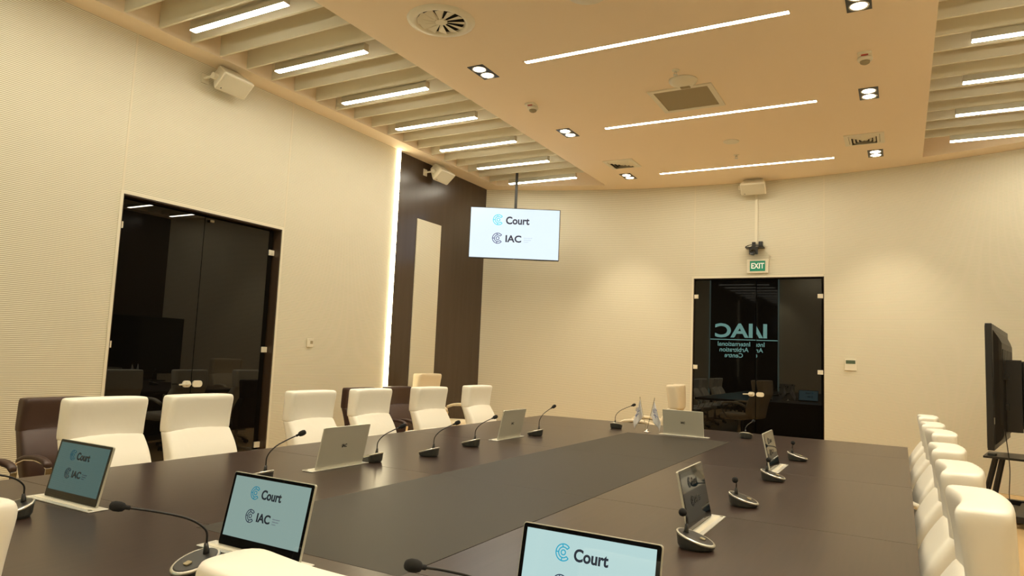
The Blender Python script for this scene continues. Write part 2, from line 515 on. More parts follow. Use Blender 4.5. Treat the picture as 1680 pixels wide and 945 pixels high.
# grille, detectors, sprinklers, plates, vents
t = thing('ceiling_grille', 'large square cream framed ceiling grille with dark perforated face', 'air vent', (-2.025, 7.36, Z0))
bm = new_bm(); w = .345
for a in ((-w, w, -w, -w+.055), (-w, w, w-.055, w), (-w, -w+.055, -w+.055, w-.055), (w-.055, w, -w+.055, w-.055)): box(bm, *a, -.012, 0)
obj('frame', bm, 'white_plastic', t, bevel=.002)
bm = new_bm(); box(bm, -.292, .292, -.292, .292, -.005, 0); obj('perforated_plate', bm, 'grille', t)
def square_vent(x, y, label):
    t = thing('ceiling_vent', label, 'air vent', (x, y, Z0), 0, 'small square ceiling vents')
    bm = new_bm()
    w = .225
    for a in ((-w, w, -w, -w+.05), (-w, w, w-.05, w), (-w, -w+.05, -w+.05, w-.05), (w-.05, w, -w+.05, w-.05)): box(bm, *a, -.010, 0)
    obj('frame', bm, 'white_plastic', t, bevel=.002)
    bm = new_bm(); box(bm, -.176, .176, -.176, .176, -.0012, 0); obj('duct_opening', bm, 'void', t)
    for k in range(4):
        for r in range(4):
            o = .172-.042*r; i = o-.030
            bm = new_bm(); T = Matrix.Rotation(k*PI/2, 4, 'Z')
            loft(bm, [[Vector((-o, o, -.0015)), Vector((o, o, -.0015)), Vector((i, i, -.024)), Vector((-i, i, -.024))], [Vector((-o, o, -.004)), Vector((o, o, -.004)), Vector((i, i, -.0265)), Vector((-i, i, -.0265))]], T)
            obj('louvre', bm, 'white_plastic', t)
square_vent(-3.58, 9.55, 'small square louvred ceiling vent near the left downlight row')
square_vent(-.365, 9.55, 'small square louvred ceiling vent near the right downlight row')
def detector(x, y, label, rz):
    t = thing('smoke_detector', label, 'smoke detector', (x, y, Z0), rz, 'ceiling smoke detectors')
    bm = new_bm(); rbox(bm, -.06, .06, -.09, .035, -.022, 0, .02); obj('base_plate', bm, 'white_plastic', t, bevel=.003)
    bm = new_bm(); rbox(bm, -.030, .030, -.072, -.045, -.026, -.022, .01); obj('red_lens', bm, 'red', t)
    bm = new_bm(); lathe(bm, [(.062, -.022), (.066, -.032), (.060, -.050), (.046, -.056)], 28, Matrix.Translation((0, .02, 0))); obj('housing', bm, 'white_plastic', t, smooth=True)
    bm = new_bm(); lathe(bm, [(.044, -.055), (.040, -.072), (.024, -.082), (.002, -.084)], 24, Matrix.Translation((0, .02, 0))); obj('sensing_chamber', bm, 'grille', t, smooth=True)
detector(-3.70, 6.88, 'small smoke detector with red lens between the left downlights', 0)
detector(-.255, 6.93, 'small smoke detector with red lens between the right downlights', 0)
def sprinkler(x, y, label):
    t = thing('sprinkler', label, 'sprinkler', (x, y, Z0), 0, 'ceiling sprinklers')
    bm = new_bm(); lathe(bm, [(.038, 0), (.036, -.006), (.012, -.012), (.002, -.012)], 24); obj('escutcheon', bm, 'white_plastic', t, smooth=True)
    bm = new_bm(); tube(bm, [(0,0,-.01), (0,0,-.025)], .008); tube(bm, [(-.012,0,-.022), (-.014,0,-.036), (0,0,-.048)], .003); tube(bm, [(.012,0,-.022), (.014,0,-.036), (0,0,-.048)], .003); tube(bm, [(-.014,0,-.022), (.014,0,-.022)], .004)
    obj('frame_arm', bm, 'alu', t)
    bm = new_bm(); lathe(bm, [(.002, -.048), (.024, -.050), (.024, -.052), (.002, -.052)], 12); obj('deflector', bm, 'alu', t)
sprinkler(-1.93, 6.58, 'tiny metal sprinkler head beside the round ceiling dome')
sprinkler(-1.957, 9.68, 'tiny metal sprinkler head near the farthest light line')
t = thing('ceiling_dome', 'low round cream dome on the ceiling by the big square grille', 'ceiling device', (-1.93, 6.86, Z0))
bm = new_bm(); lathe(bm, [(.145, 0), (.145, -.012), (.13, -.030), (.10, -.042), (.002, -.046)], 40); obj('cover', bm, 'white_plastic', t, smooth=True)
bm = new_bm(); box(bm, -.05, .05, .06, .115, -.05, -.03); obj('sensor_window', bm, 'grille', t, bevel=.006)
bm = new_bm(); lathe(bm, [(.10, 0), (.10, -.006), (.09, -.009), (.002, -.009)], 40)
o = obj('ceiling_cover_plate', bm, 'white_plastic', smooth=False, loc=(-1.90, 9.06, Z0)); tag(o, 'plain round cream cover plate in the ceiling before the farthest light line', 'cover plate')
bm = new_bm(); lathe(bm, [(.16, 0), (.16, -.010), (.14, -.018), (.002, -.02)], 40)
o = obj('ceiling_disc', bm, 'white_plastic', smooth=True, loc=(-2.16, 4.86, Z0)); tag(o, 'round cream ceiling disc cut by the top edge of the photo', 'ceiling device')

# vertical light strip on the left wall
t = thing('wall_light_strip', 'tall glowing vertical light strip between cream and dark brown wall', 'light strip', (XL, 7.745, 0))
bm = new_bm(); box(bm, -.03, .012, -.029, .029, .02, Z0-.005); obj('profile', bm, 'steel', t)
bm = new_bm(); box(bm, .0125, .018, -.029, -.010, .03, Z0-.01); box(bm, .0125, .018, .006, .027, .03, Z0-.01); box(bm, -.0, .018, -.034, -.0292, .03, Z0-.01); obj('light_tape', bm, 'strip', t)

# wall speakers
def speaker(T, label):
    """local: y into the room, x along wall, origin at the wall; tilted down"""
    t = bpy.data.objects.new('wall_speaker', None); C.objects.link(t); t.matrix_world = T
    t['label'] = label; t['category'] = 'speaker'; t['group'] = 'cream wall speakers'
    Q = Matrix.Translation((0, .19, 0)) @ Matrix.Rotation(math.radians(-48), 4, 'X')
    bm = new_bm()
    def ring(y, w, h, r=.02):
        o = []
        for cx, cz, s in ((w-r, h-r, 0), (-w+r, h-r, 1), (-w+r, -h+r, 2), (w-r, -h+r, 3)):
            for k in range(4):
                a = (s+k/3)*PI/2; o.append(Vector((cx+r*math.cos(a), y, cz+r*math.sin(a))))
        return o
    loft(bm, [ring(-.16, .11, .05), ring(-.145, .13, .065), ring(.03, .185, .105), ring(.06, .19, .11), ring(.072, .182, .103)], Q)
    obj('cabinet', bm, 'white_plastic', t, bevel=.003)
    bm = new_bm(); loft(bm, [ring(.0722, .172, .094, .012), ring(.077, .170, .092, .012)], Q); obj('grille', bm, 'white_plastic_grille', t)
    bm = new_bm(); box(bm, .125, .137, .0772, .079, -.078, -.066, Q); obj('badge', bm, 'back_ink', t)
    bm = new_bm(); tube(bm, [(.20, 0, .0), (.205, .10, .0), (.205, .17, .0)], .014); tube(bm, [(.225, .17, 0), (.15, .17, 0)], .034, 12); box(bm, .15, .235, 0, .012, -.05, .05)
    obj('bracket', bm, 'white_plastic', t)
M['white_plastic_grille'] = mat('cream_speaker_cloth', (.66, .60, .44), .8)
speaker(Matrix.Translation((XL, 4.70, 4.20)) @ Matrix.Rotation(-PI/2, 4, 'Z'), 'cream speaker high on the cream left wall right of the dark door')
speaker(Matrix.Translation((XL-.03, 8.62, 4.20)) @ Matrix.Rotation(-PI/2, 4, 'Z'), 'cream speaker high on the dark brown wall')
speaker(Matrix.Translation((-1.97, yb(-1.97), 4.235)) @ Matrix.Rotation(PI, 4, 'Z'), 'cream speaker high above the exit sign')

# conduit, camera on shelf, exit sign, wall controls
yw = yb(-1.95)
bm = new_bm(); box(bm, -1.975, -1.935, yw-.02, yw-.001, 3.36, 4.2)
tag(obj('cable_duct', bm, 'white_plastic'), 'thin cream cable duct running down from the speaker to the camera', 'cable duct')
t = thing('wall_camera', 'small black camera on a wall bracket above the exit sign', 'camera', (-1.96, yw-.001, 3.29))
bm = new_bm(); rbox(bm, -.14, .14, -.17, 0, -.008, .004, .03); obj('shelf', bm, 'black', t)
bm = new_bm(); box(bm, -.055, .0, -.03, -.012, .004, .10); box(bm, .05, .11, -.07, -.012, .004, .10); obj('power_block', bm, 'black', t, bevel=.003)
bm = new_bm(); box(bm, -.075, .055, -.165, -.12, -.115, -.008); box(bm, -.075, .055, -.12, -.07, -.03, -.008); obj('housing', bm, 'steel', t, bevel=.006)
bm = new_bm(); lathe(bm, [(.046, 0), (.048, .05), (.040, .065), (.036, .055), (.002, .055)], 24, Matrix.Translation((-.01, -.165, -.09)) @ Matrix.Rotation(PI/2, 4, 'X')); obj('lens', bm, 'blackgloss', t, smooth=True)
bm = new_bm(); tube(bm, curve_pts([(-.13, -.14, .012), (-.05, -.17, .03), (.06, -.15, .022), (.12, -.10, .014), (.04, -.12, .03), (-.06, -.10, .012)]), .006); obj('cable', bm, 'black', t)
t = thing('exit_sign', 'green illuminated EXIT sign in cream housing above the far door', 'sign', (-1.925, yw-.001, 3.0))
bm = new_bm(); box(bm, -.16, .16, -.045, 0, -.105, .11); obj('housing', bm, 'white_plastic', t, bevel=.006)
bm = new_bm(); box(bm, -.115, .115, -.048, -.0455, -.075, .085); obj('face', bm, 'green', t)
bm = new_bm(); text_bm(bm, 'EXIT', .12, Matrix.Translation((.0, -.0492, .004)) @ Matrix.Rotation(PI/2, 4, 'X'), .003, width=.195); obj('lettering', bm, 'sign_white', t)
t = thing('room_controller', 'small cream wall controller with green display right of the far door', 'wall controller', (-.622, yb(-.622)-.001, 1.53))
bm = new_bm(); box(bm, -.078, .078, -.02, 0, -.085, .082); obj('body', bm, 'white_plastic', t, bevel=.005)
bm = new_bm(); box(bm, -.062, .062, -.022, -.0202, .012, .062); obj('display', bm, 'lcd', t)
t = thing('wall_switch', 'small cream wall thermostat on the cream left wall right of the door', 'wall switch', (XL+.001, 6.25, 1.50))
bm = new_bm(); box(bm, 0, .018, -.048, .048, -.05, .06); obj('body', bm, 'white_plastic', t, bevel=.004)
bm = new_bm(); box(bm, .0182, .020, -.005, .038, -.008, .030); obj('display', bm, 'grille', t)
t = thing('door_contact_sensor', 'tiny cream contact sensor at the head of the left door', 'sensor', (XL-.085, 4.80, DH-.065))
bm = new_bm(); box(bm, 0, .02, -.02, .02, -.012, .012); obj('body', bm, 'grille', t, bevel=.002)

# dark glazed window and door in the wall behind the camera (seen as reflections in the far glass door)
t = struct_root = bpy.data.objects.new('window_1', None); C.objects.link(t); t['kind'] = 'structure'; t.location = (-4.68, YN, 0)
bm = new_bm(); box(bm, -.83, .85, .002, .02, .02, 4.34); struct('window_pane', bm, 'window_dark', t)
bm = new_bm(); box(bm, -.87, -.83, .002, .05, 0, 4.35); box(bm, .85, .89, .002, .05, 0, 4.35); struct('window_frame', bm, 'window_edge', t)
WT_ = Matrix.Translation((0, .022, 0)) @ Matrix.Rotation(PI, 4, 'Z') @ Matrix.Rotation(PI/2, 4, 'X')
bm = new_bm()
text_bm(bm, 'IAC', .62, Matrix.Translation((-.07, 0, 2.56)) @ WT_, .018, width=1.20)
box(bm, -.83, .85, .021, .024, 2.275, 2.300)
for k, wd in enumerate(('International', 'Arbitration', 'Centre')):
    text_bm(bm, wd, .205, Matrix.Translation((-.07, 0, 2.14-.185*k)) @ WT_, .003)
struct('window_lettering', bm, 'letter_glow', t)
t = bpy.data.objects.new('door_3', None); C.objects.link(t); t['kind'] = 'structure'; t.location = (-1.65, YN, 0)
bm = new_bm(); box(bm, -.9, .9, .002, .015, .01, 2.81); struct('door_panel', bm, 'window_dark', t)

# ------------------------------------------------------------------ the conference table
TX0, TX1, TY0, TY1, TZ = -3.79, .055, 1.03, 7.66, .75
IX0, IX1, IY0, IY1 = -2.345, -1.372, 1.80, 6.62
t = thing('conference_table', 'huge dark brown rectangular conference table with a taupe centre panel', 'table', (0, 0, 0))
def top(name, x0, x1, y0, y1, m='table', dz=0):
    bm = new_bm(); g = .0012
    box(bm, x0+g, x1-g, y0+g, y1-g, TZ-.045, TZ+dz)
    return obj(name, bm, m, t, bevel=.0012)
top('tabletop', TX0, TX1, TY0, IY0+.06)
for y0, y1 in ((IY0+.06, 3.38), (3.38, 5.0), (5.0, IY1)):
    top('tabletop', TX0, IX0, y0, y1); top('tabletop', IX1, TX1, y0, y1)
top('tabletop', TX0, TX1, IY1, TY1)
# the inlay covers the end strip of the near board
bm = new_bm()
for y0, y1 in ((IY0, 3.38), (3.38, 5.0), (5.0, IY1)): box(bm, IX0+.001, IX1-.001, y0+.0008, y1-.0008, TZ-.02, TZ+.0006)
cp = obj('centre_panel', bm, 'inlay', t)
cp['label'] = 'matt grey taupe centre panel'
for a in ((TX0+.84, TX0+.88, TY0+.84, TY1-.84), (TX1-.88, TX1-.84, TY0+.84, TY1-.84), (TX0+.88, TX1-.88, TY0+.84, TY0+.88), (TX0+.88, TX1-.88, TY1-.88, TY1-.84)):
    bm = new_bm(); box(bm, *a, .02, TZ-.045); obj('modesty_panel', bm, 'table_side', t)
for x in (TX0+.78, TX1-.78):
    for y in (TY0+.78, 3.38, 5.0, TY1-.78):
        bm = new_bm(); box(bm, x-.04, x+.04, y-.04, y+.04, 0, TZ-.045); obj('leg', bm, 'table_side', t, bevel=.003)

# ------------------------------------------------------------------ chairs
def section(xf, th, w, z, n=5):
    """closed ring: rounded cushion section, front at x=xf, thickness th behind it, width w"""
    o = []; r = min(th*.40, .038)
    w = w*.955; hw = w/2
    cor = ((xf-r, hw-r, 0), (xf-th+r, hw-r, 1), (xf-th+r, -hw+r, 2), (xf-r, -hw+r, 3))
    for cx, cy, s in cor:
        for k in range(n):
            a = (s+k/(n-1))*PI/2
            o.append((cx+r*math.cos(a), cy+r*math.sin(a)))
        # mid points on the flat sides keep the face shapeable
        nx = cor[(s+1) % 4]
    out = []
    for i in range(len(o)):
        out.append(o[i])
        if (i+1) % n == 0:
            a, b = o[i], o[(i+1) % len(o)]
            for f in (.25, .5, .75): out.append((a[0]+(b[0]-a[0])*f, a[1]+(b[1]-a[1])*f))
    lim = xf-th*.5; bow = .030 if th > .09 and z > .3 else 0
    return [Vector((x-(bow*(1-(y/hw)**2) if x < lim else 0), y, z)) for x, y in out]

def cushion(rows, dish=0.0):
    bm = new_bm(); rings = []
    for j, (z, xf, th, w) in enumerate(rows):
        rg = section(xf, th, w, z)
        if dish:
            f = math.sin(PI*j/(len(rows)-1)) if j < len(rows)/2 or dish < 0 else 1
            for v in rg:
                if v.x > xf-.012 and abs(v.y) < w*.36: v.x -= dish*f*(1-(abs(v.y)/(w*.40))**2)
        rings.append(rg)
    loft(bm, rings)
    return bm

def make_chair(name, label, leather_m, loc, rz, group, scale=1):
    t = thing(name, label, 'chair', loc, rz, group, scale)
    # backrest (lower part) and headrest cushion (upper part)
    bm = cushion([(.40, -.20, .07, .44), (.42, -.19, .10, .48), (.52, -.170, .125, .54), (.62, -.175, .135, .565), (.70, -.203, .130, .562), (.76, -.236, .122, .554), (.80, -.262, .116, .546), (.826, -.280, .112, .541), (.856, -.30, .105, .530)], -.010)
    obj('backrest', bm, leather_m, t, smooth=True, sub=1)
    bm = cushion([(.824, -.300, .100, .525), (.828, -.291, .110, .541), (.845, -.288, .115, .544), (.88, -.287, .118, .543), (.94, -.280, .122, .541), (1.00, -.270, .130, .540), (1.040, -.262, .136, .540), (1.062, -.262, .136, .536), (1.075, -.268, .126, .525), (1.081, -.277, .110, .510)], .030)
    obj('headrest', bm, leather_m, t, smooth=True, sub=1)
    # seat
    bm = new_bm()
    rings = []
    for x, z, th, w in ((-.235, .455, .05, .42), (-.22, .46, .085, .47), (-.1, .462, .105, .51), (.08, .470, .115, .53), (.20, .472, .115, .53), (.265, .462, .10, .51), (.285, .45, .06, .47)):
        rg = section(0, th, w, 0)
        rings.append([Vector((x, v.y, z+.02+v.x)) for v in rg])
    loft(bm, rings); obj('seat', bm, leather_m, t, smooth=True, sub=1)
    for s in (-1, 1):
        y = s*.300
        bm = new_bm()
        pts = curve_pts([(-.19, y, .63), (-.08, y, .668), (.06, y, .680), (.165, y, .668), (.215, y, .640)], 5)
        rings = []
        for i, p in enumerate(pts):
            hw = .028 if 0 < i < len(pts)-1 else .020
            rings.append([p+Vector((0, hw, -.014)), p+Vector((0, hw, .006)), p+Vector((0, hw*.6, .016)), p+Vector((0, -hw*.6, .016)), p+Vector((0, -hw, .006)), p+Vector((0, -hw, -.014))])
        loft(bm, rings)
        a = obj('armrest', bm, leather_m, t, smooth=True)
        bm = new_bm()
        flatbar(bm, [(-.21, y, .60), (-.19, y, .612), (-.08, y, .650), (.06, y, .662), (.17, y, .650), (.222, y, .618), (.215, y, .56), (.165, y, .47), (.12, y, .415), (.06, y*.8, .392)], .042, .008, (0, 1, 0))
        for q in (-.010, .010): pass
        obj('arm_bracket', bm, 'chrome', a)
    bm = new_bm(); tube(bm, [(0,0,.10), (0,0,.24)], .028, 16); tube(bm, [(0,0,.24), (0,0,.38)], .018, 16); box(bm, -.10, .10, -.07, .07, .36, .385)
    obj('gas_column', bm, 'chrome', t)
    bm = new_bm()
    for k in range(5):
        a = 2*PI*k/5+.3; T = Matrix.Rotation(a, 4, 'Z')
        rings = [[Vector((x, hw, z-h)), Vector((x, hw, z)), Vector((x, -hw, z)), Vector((x, -hw, z-h))] for x, hw, z, h in ((.02, .026, .125, .04), (.16, .022, .11, .03), (.30, .016, .085, .022))]
        loft(bm, rings, T)
    lathe(bm, [(.042, .08), (.042, .13), (.03, .14), (.002, .14)], 20)
    sb = obj('star_base', bm, 'chrome', t)
    for k in range(5):
        a = 2*PI*k/5+.3; T = Matrix.Rotation(a, 4, 'Z') @ Matrix.Translation((.29, 0, .028))
        bm = new_bm()
        for s in (-1, 1): lathe(bm, [(.004, -.009), (.026, -.009), (.028, 0), (.026, .009), (.004, .009)], 16, T @ Matrix.Translation((0, s*.016, 0)) @ Matrix.Rotation(PI/2, 4, 'X'))
        tube(bm, [(0,0,.0), (0,0,.042)], .007, 8, T)
        obj('caster', bm, 'black', sb)
    return t

WG = 'cream white leather chairs round the table'
first = None
left_row = [
 (-4.08, 2.65, .0, 'cream white leather chair in the left row, beside the brown armchair'),
 (-4.07, 3.32, .0, 'cream white leather chair in front of the left dark door, second in the left row'),
 (-4.10, 4.44, .0, 'cream white leather chair behind the nearer silver screen back, third in the left row'),
 (-4.10, 5.22, .0, 'cream white leather chair in front of the vertical light strip, fourth in the left row'),
 (-4.10, 6.15, -.06, 'cream white leather chair before the dark brown wall with its armrest showing'),
 (-4.10, 7.15, .0, 'farthest cream white leather chair of the left row'),
]
right_row = [
 (-.135, 2.61, PI, 'big cream white leather chair nearest the camera in the right row'),
 (-.135, 3.42, PI, 'cream white leather chair second nearest in the right row'),
 (-.135, 4.28, PI, 'cream white leather chair third nearest in the right row'),
 (-.11, 5.35, PI+.05, 'cream white leather chair third from the far end of the right row'),
 (-.135, 6.15, PI, 'cream white leather chair second from the far end of the right row'),
 (-.135, 7.18, PI, 'farthest cream white leather chair of the right row'),
]
near_row = [
 (-.815, 1.21, PI/2, 'cream white leather chair whose top edge shows at the bottom of the photo'),
 (-1.985, 1.14, PI/2, 'cream white leather chair cut by the bottom left corner of the photo'),
]
for x, y, rz, lab in left_row+right_row+near_row:
    if first is None: first = make_chair('conference_chair', lab, 'white_leather', (x, y, 0), rz, WG)
    else: dup(first, (x, y, 0), rz, lab)
bfirst = None
for x, y, rz, sc, lab in (
 (-5.14, 2.90, 0, .93, 'brown leather armchair with chrome arms at the left wall'),
 (-5.12, 2.12, .05, .93, 'brown leather armchair cut by the left edge of the photo'),
 (-5.25, 6.33, 0, .93, 'brown leather armchair behind the fourth white chair of the left row'),
 (-5.25, 7.04, 0, .93, 'brown leather armchair just under the bottom of the light strip')):
    if bfirst is None: bfirst = make_chair('visitor_chair', lab, 'brown_leather', (x, y, 0), rz, 'brown armchairs along the left wall', sc)
    else: dup(bfirst, (x, y, 0), rz, lab)
make_chair('executive_chair', 'tall beige leather chair against the dark brown wall below the ribbed panel', 'beige_leather', (-5.62, 8.25, 0), 0, None, 1.06)
make_chair('executive_chair', 'beige leather chair turned sideways behind the table flags at the far end', 'beige_leather', (-2.74, 8.34, 0), PI+.12, None, 1.10)

# ------------------------------------------------------------------ pop-up screens
def screen_logo(t, panel, T, S, g=1.0):
    """logo rows on a picture of half width 1*S; T puts x right, y up"""
    def ink(base, col):
        return base if g == 1 else mat(base+'_dim', (0, 0, 0), .3, emit=tuple(c*g for c in col), es=1)
    CY, NV, IK, GI = ink('cyan', (.03, .55, .80)), ink('navy', (.06, .09, .16)), ink('ink', (.03, .04, .06)), ink('greyink', (.35, .42, .48))
    bm = new_bm(); c_logo(bm, .122*S, T @ Matrix.Translation((-.375*S, .29*S, 0))); obj('court_emblem', bm, CY, panel)
    bm = new_bm(); text_bm(bm, 'Court', .235*S, T @ Matrix.Translation((.055*S, .275*S, 0)), .007*S, width=.53*S); obj('court_lettering', bm, IK, panel)
    bm = new_bm(); c_logo(bm, .122*S, T @ Matrix.Translation((-.375*S, -.13*S, 0))); obj('centre_emblem', bm, NV, panel)
    bm = new_bm(); text_bm(bm, 'IAC', .215*S, T @ Matrix.Translation((-.025*S, -.14*S, 0)), .006*S, width=.355*S); obj('centre_lettering', bm, IK, panel)
    bm = new_bm()
    for k, w in enumerate(('International', 'Arbitration', 'Centre')): text_bm(bm, w, .036*S, T @ Matrix.Translation((.215*S, (-.105-.045*k)*S, 0)), 0, 'LEFT')
    obj('small_lettering', bm, GI, panel)

def popup(loc, rz, label, glow, group='pop-up screens on the table', lean=12):
    """local: the user sits at -y, screen leans towards +y"""
    t = thing('popup_screen', label, 'screen', loc, rz, group)
    bm = new_bm(); rbox(bm, -.24, .24, -.055, .028, 0, .004, .006); obj('tray', bm, 'alu_light', t, bevel=.001)
    bm = new_bm(); box(bm, -.215, .215, -.034, -.012, .004, .0052); obj('slot', bm, 'white_plastic', t)
    bm = new_bm(); rbox(bm, .212, .230, -.045, -.032, .004, .007, .005); obj('button', bm, 'alu', t)
    Q = Matrix.Translation((0, 0, .004)) @ Matrix.Rotation(math.radians(-lean), 4, 'X')
    w, h = .196, .248
    bm = new_bm(); rbox(bm, -w, w, 0, .009, 0, h, .008, Q, axis='y'); obj('casing', bm, 'casing', t, bevel=.001)
    bm = new_bm(); rbox(bm, -w+.0025, w-.0025, -.0015, -.0002, .0025, h-.0025, .007, Q, axis='y')
    bz = obj('bezel', bm, 'blackgloss', t)
    gm = mat('screen_picture', (.004, .006, .006), .04, emit=glow[:3], es=glow[3])
    bm = new_bm(); box(bm, -w+.014, w-.014, -.0022, -.0016, .034, h-.013, Q)
    pn = obj('display', bm, gm, t)
    T = Q @ Matrix.Translation((0, -.0028, .034+(h-.047)/2)) @ Matrix.Rotation(PI/2, 4, 'X')
    screen_logo(t, pn, T, .182, glow[1]*.999)
    bm = new_bm(); text_bm(bm, 'IAC', .026, Q @ Matrix.Translation((0, .0096, h*.52)) @ Matrix.Rotation(PI, 4, 'Z') @ Matrix.Rotation(PI/2, 4, 'X'), .0012); obj('back_lettering', bm, 'back_ink', t)
    return t
G_ = (.50, .70, .68)
popup((-3.085, 1.735, TZ+.001), 0, 'lit screen at the near left of the table, dimmest picture', (.040, .09, .088, 1))
popup((-1.89, 1.695, TZ+.001), 0, 'lit screen in the middle of the near end, right of the near gooseneck microphone', (.22, .31, .28, 1))
popup((-.715, 1.695, TZ+.001), 0, 'lit screen cut by the bottom edge of the photo, brightest of the table screens', (.43, .61, .60, 1))
popup((-2.915, 3.18, TZ+.001), -PI/2, 'silver back of the screen nearer the camera on the left side of the table', (.3, .5, .5, 1))
popup((-2.915, 5.235, TZ+.001), -PI/2, 'silver back of the small screen farther along the left side of the table', (.3, .5, .5, 1))
popup((-.765, 3.13, TZ+.001), PI/2, 'tilted screen seen edge on, nearer the camera on the right side', (.003, .006, .007, 1))
popup((-.765, 5.20, TZ+.001), PI/2, 'tilted screen seen edge on, farther along the right side', (.003, .006, .007, 1))
popup((-1.83, 6.755, TZ+.001), PI, 'silver back of the screen at the far end beside the small flags', (.3, .5, .5, 1))

# ------------------------------------------------------------------ gooseneck microphones
def microphone(root, tip, rz, label):
    """root: point where the neck leaves the base; rz: heading towards the user"""
    rx, ry = root; t = thing('table_microphone', label, 'microphone', (rx, ry, TZ+.0005), rz, 'gooseneck microphones')
    N = 28
    def ring(sx, sy, z0, slope, cx=.034):
        return [Vector((cx+sx*math.cos(2*PI*k/N)*(1 if math.cos(2*PI*k/N) > 0 else .95), sy*math.sin(2*PI*k/N), z0-slope*(sx*math.cos(2*PI*k/N)))) for k in range(N)]
    bm = new_bm(); loft(bm, [ring(.062, .052, .0, 0), ring(.070, .058, .010, .06), ring(.074, .061, .033, .28)]); obj('base', bm, 'mic', t, smooth=False, bevel=.001)
    bm = new_bm(); loft(bm, [ring(.074, .061, .0332, .28), ring(.076, .063, .039, .29), ring(.072, .059, .044, .29), ring(.068, .055, .043, .29)]); obj('silver_ring', bm, 'alu', t, smooth=True)
    bm = new_bm(); loft(bm, [ring(.0675, .0545, .0432, .29), ring(.064, .051, .0450, .29)]); obj('top_face', bm, 'black', t)
    bm = new_bm(); Q = Matrix.Translation((.060, 0, .0382)) @ Matrix.Rotation(math.radians(16.2), 4, 'Y'); rbox(bm, -.008, .012, -.010, .010, 0, .0035, .004, Q); obj('talk_button', bm, 'grille', t)
    R = Matrix.Rotation(-rz, 4, 'Z'); d = R @ Vector(tip); z0 = .048
    d = Vector((d.x, d.y, d.z)); h = Vector((d.x, d.y, 0))
    zt = .05+d.z
    bm = new_bm(); tube(bm, [(0,0,.040), (0,0,.062), (h.x*.01, h.y*.01, .085)], .01, 12, rad=[.011, .009, .006]); obj('neck_socket', bm, 'black', t, smooth=True)
    pts = curve_pts([(0,0,.08), (h.x*.03, h.y*.03, .08+(zt-.08)*.33), (h.x*.25, h.y*.25, .08+(zt-.08)*.62), (h.x*.6, h.y*.6, .08+(zt-.08)*.83), (h.x*.90, h.y*.90, .08+(zt-.08)*.97)], 6)
    bm = new_bm(); tube(bm, pts, .0034, 8); nk = obj('gooseneck', bm, 'black', t, smooth=True)
    e = pts[-1]; dr = (pts[-1]-pts[-3]).normalized()
    bm = new_bm(); T = Matrix.Translation(e) @ dr.to_track_quat('Z', 'Y').to_matrix().to_4x4()
    lathe(bm, [(.006, -.012), (.006, .0), (.012, .006), (.0145, .016), (.0145, .030), (.011, .040), (.004, .043)], 20, T); obj('foam_windscreen', bm, 'foam', t, smooth=True)
    return t
LN = PI; RN_ = 0
mics = [
 ((-2.858, 2.578), (.071, .164, .189), PI, 'gooseneck microphone half hidden behind the middle near screen'),
 ((-2.878, 3.477), (.063, .163, .165), PI, 'gooseneck microphone right of the nearer silver screen back, closest of that left trio'),
 ((-2.765, 3.930), (.085, .145, .170), PI, 'middle gooseneck microphone of the left trio between the two silver screen backs'),
 ((-2.834, 4.567), (.078, .153, .167), PI, 'gooseneck microphone left of the farther silver screen back'),
 ((-2.818, 5.612), (.079, .120, .205), PI, 'gooseneck microphone right of the farther silver screen back on the left side'),
 ((-2.573, 6.867), (.149, .139, .192), PI/2, 'gooseneck microphone at the far end left of the small flags'),
 ((-1.313, 7.063), (.035, .212, .106), PI/2, 'gooseneck microphone in front of the far dark door'),
 ((-.725, 5.76), (.032, -.216, .100), 0, 'farthest gooseneck microphone on the right side of the table'),
 ((-.731, 4.633), (.043, -.214, .099), 0, 'gooseneck microphone in front of the farther edge-on screen'),
 ((-.729, 3.696), (.036, -.213, .105), 0, 'gooseneck microphone standing alone between the two edge-on screens'),
 ((-.724, 2.737), (.040, -.205, .118), 0, 'gooseneck microphone nearest the camera on the right side'),
 ((-1.876, 1.484), (-.099, -.241, .169), -PI/2, 'gooseneck microphone with long neck between the two near left screens'),
 ((-2.988, 1.506), (.035, -.189, .144), -PI/2, 'gooseneck microphone cut by the left edge of the photo'),
 ((-.86, 1.50), (-.07, -.235, .185), -PI/2, 'microphone with only its foam tip showing at the bottom edge'),
]
for r, d, rz, lab in mics: microphone(r, d, rz, lab)

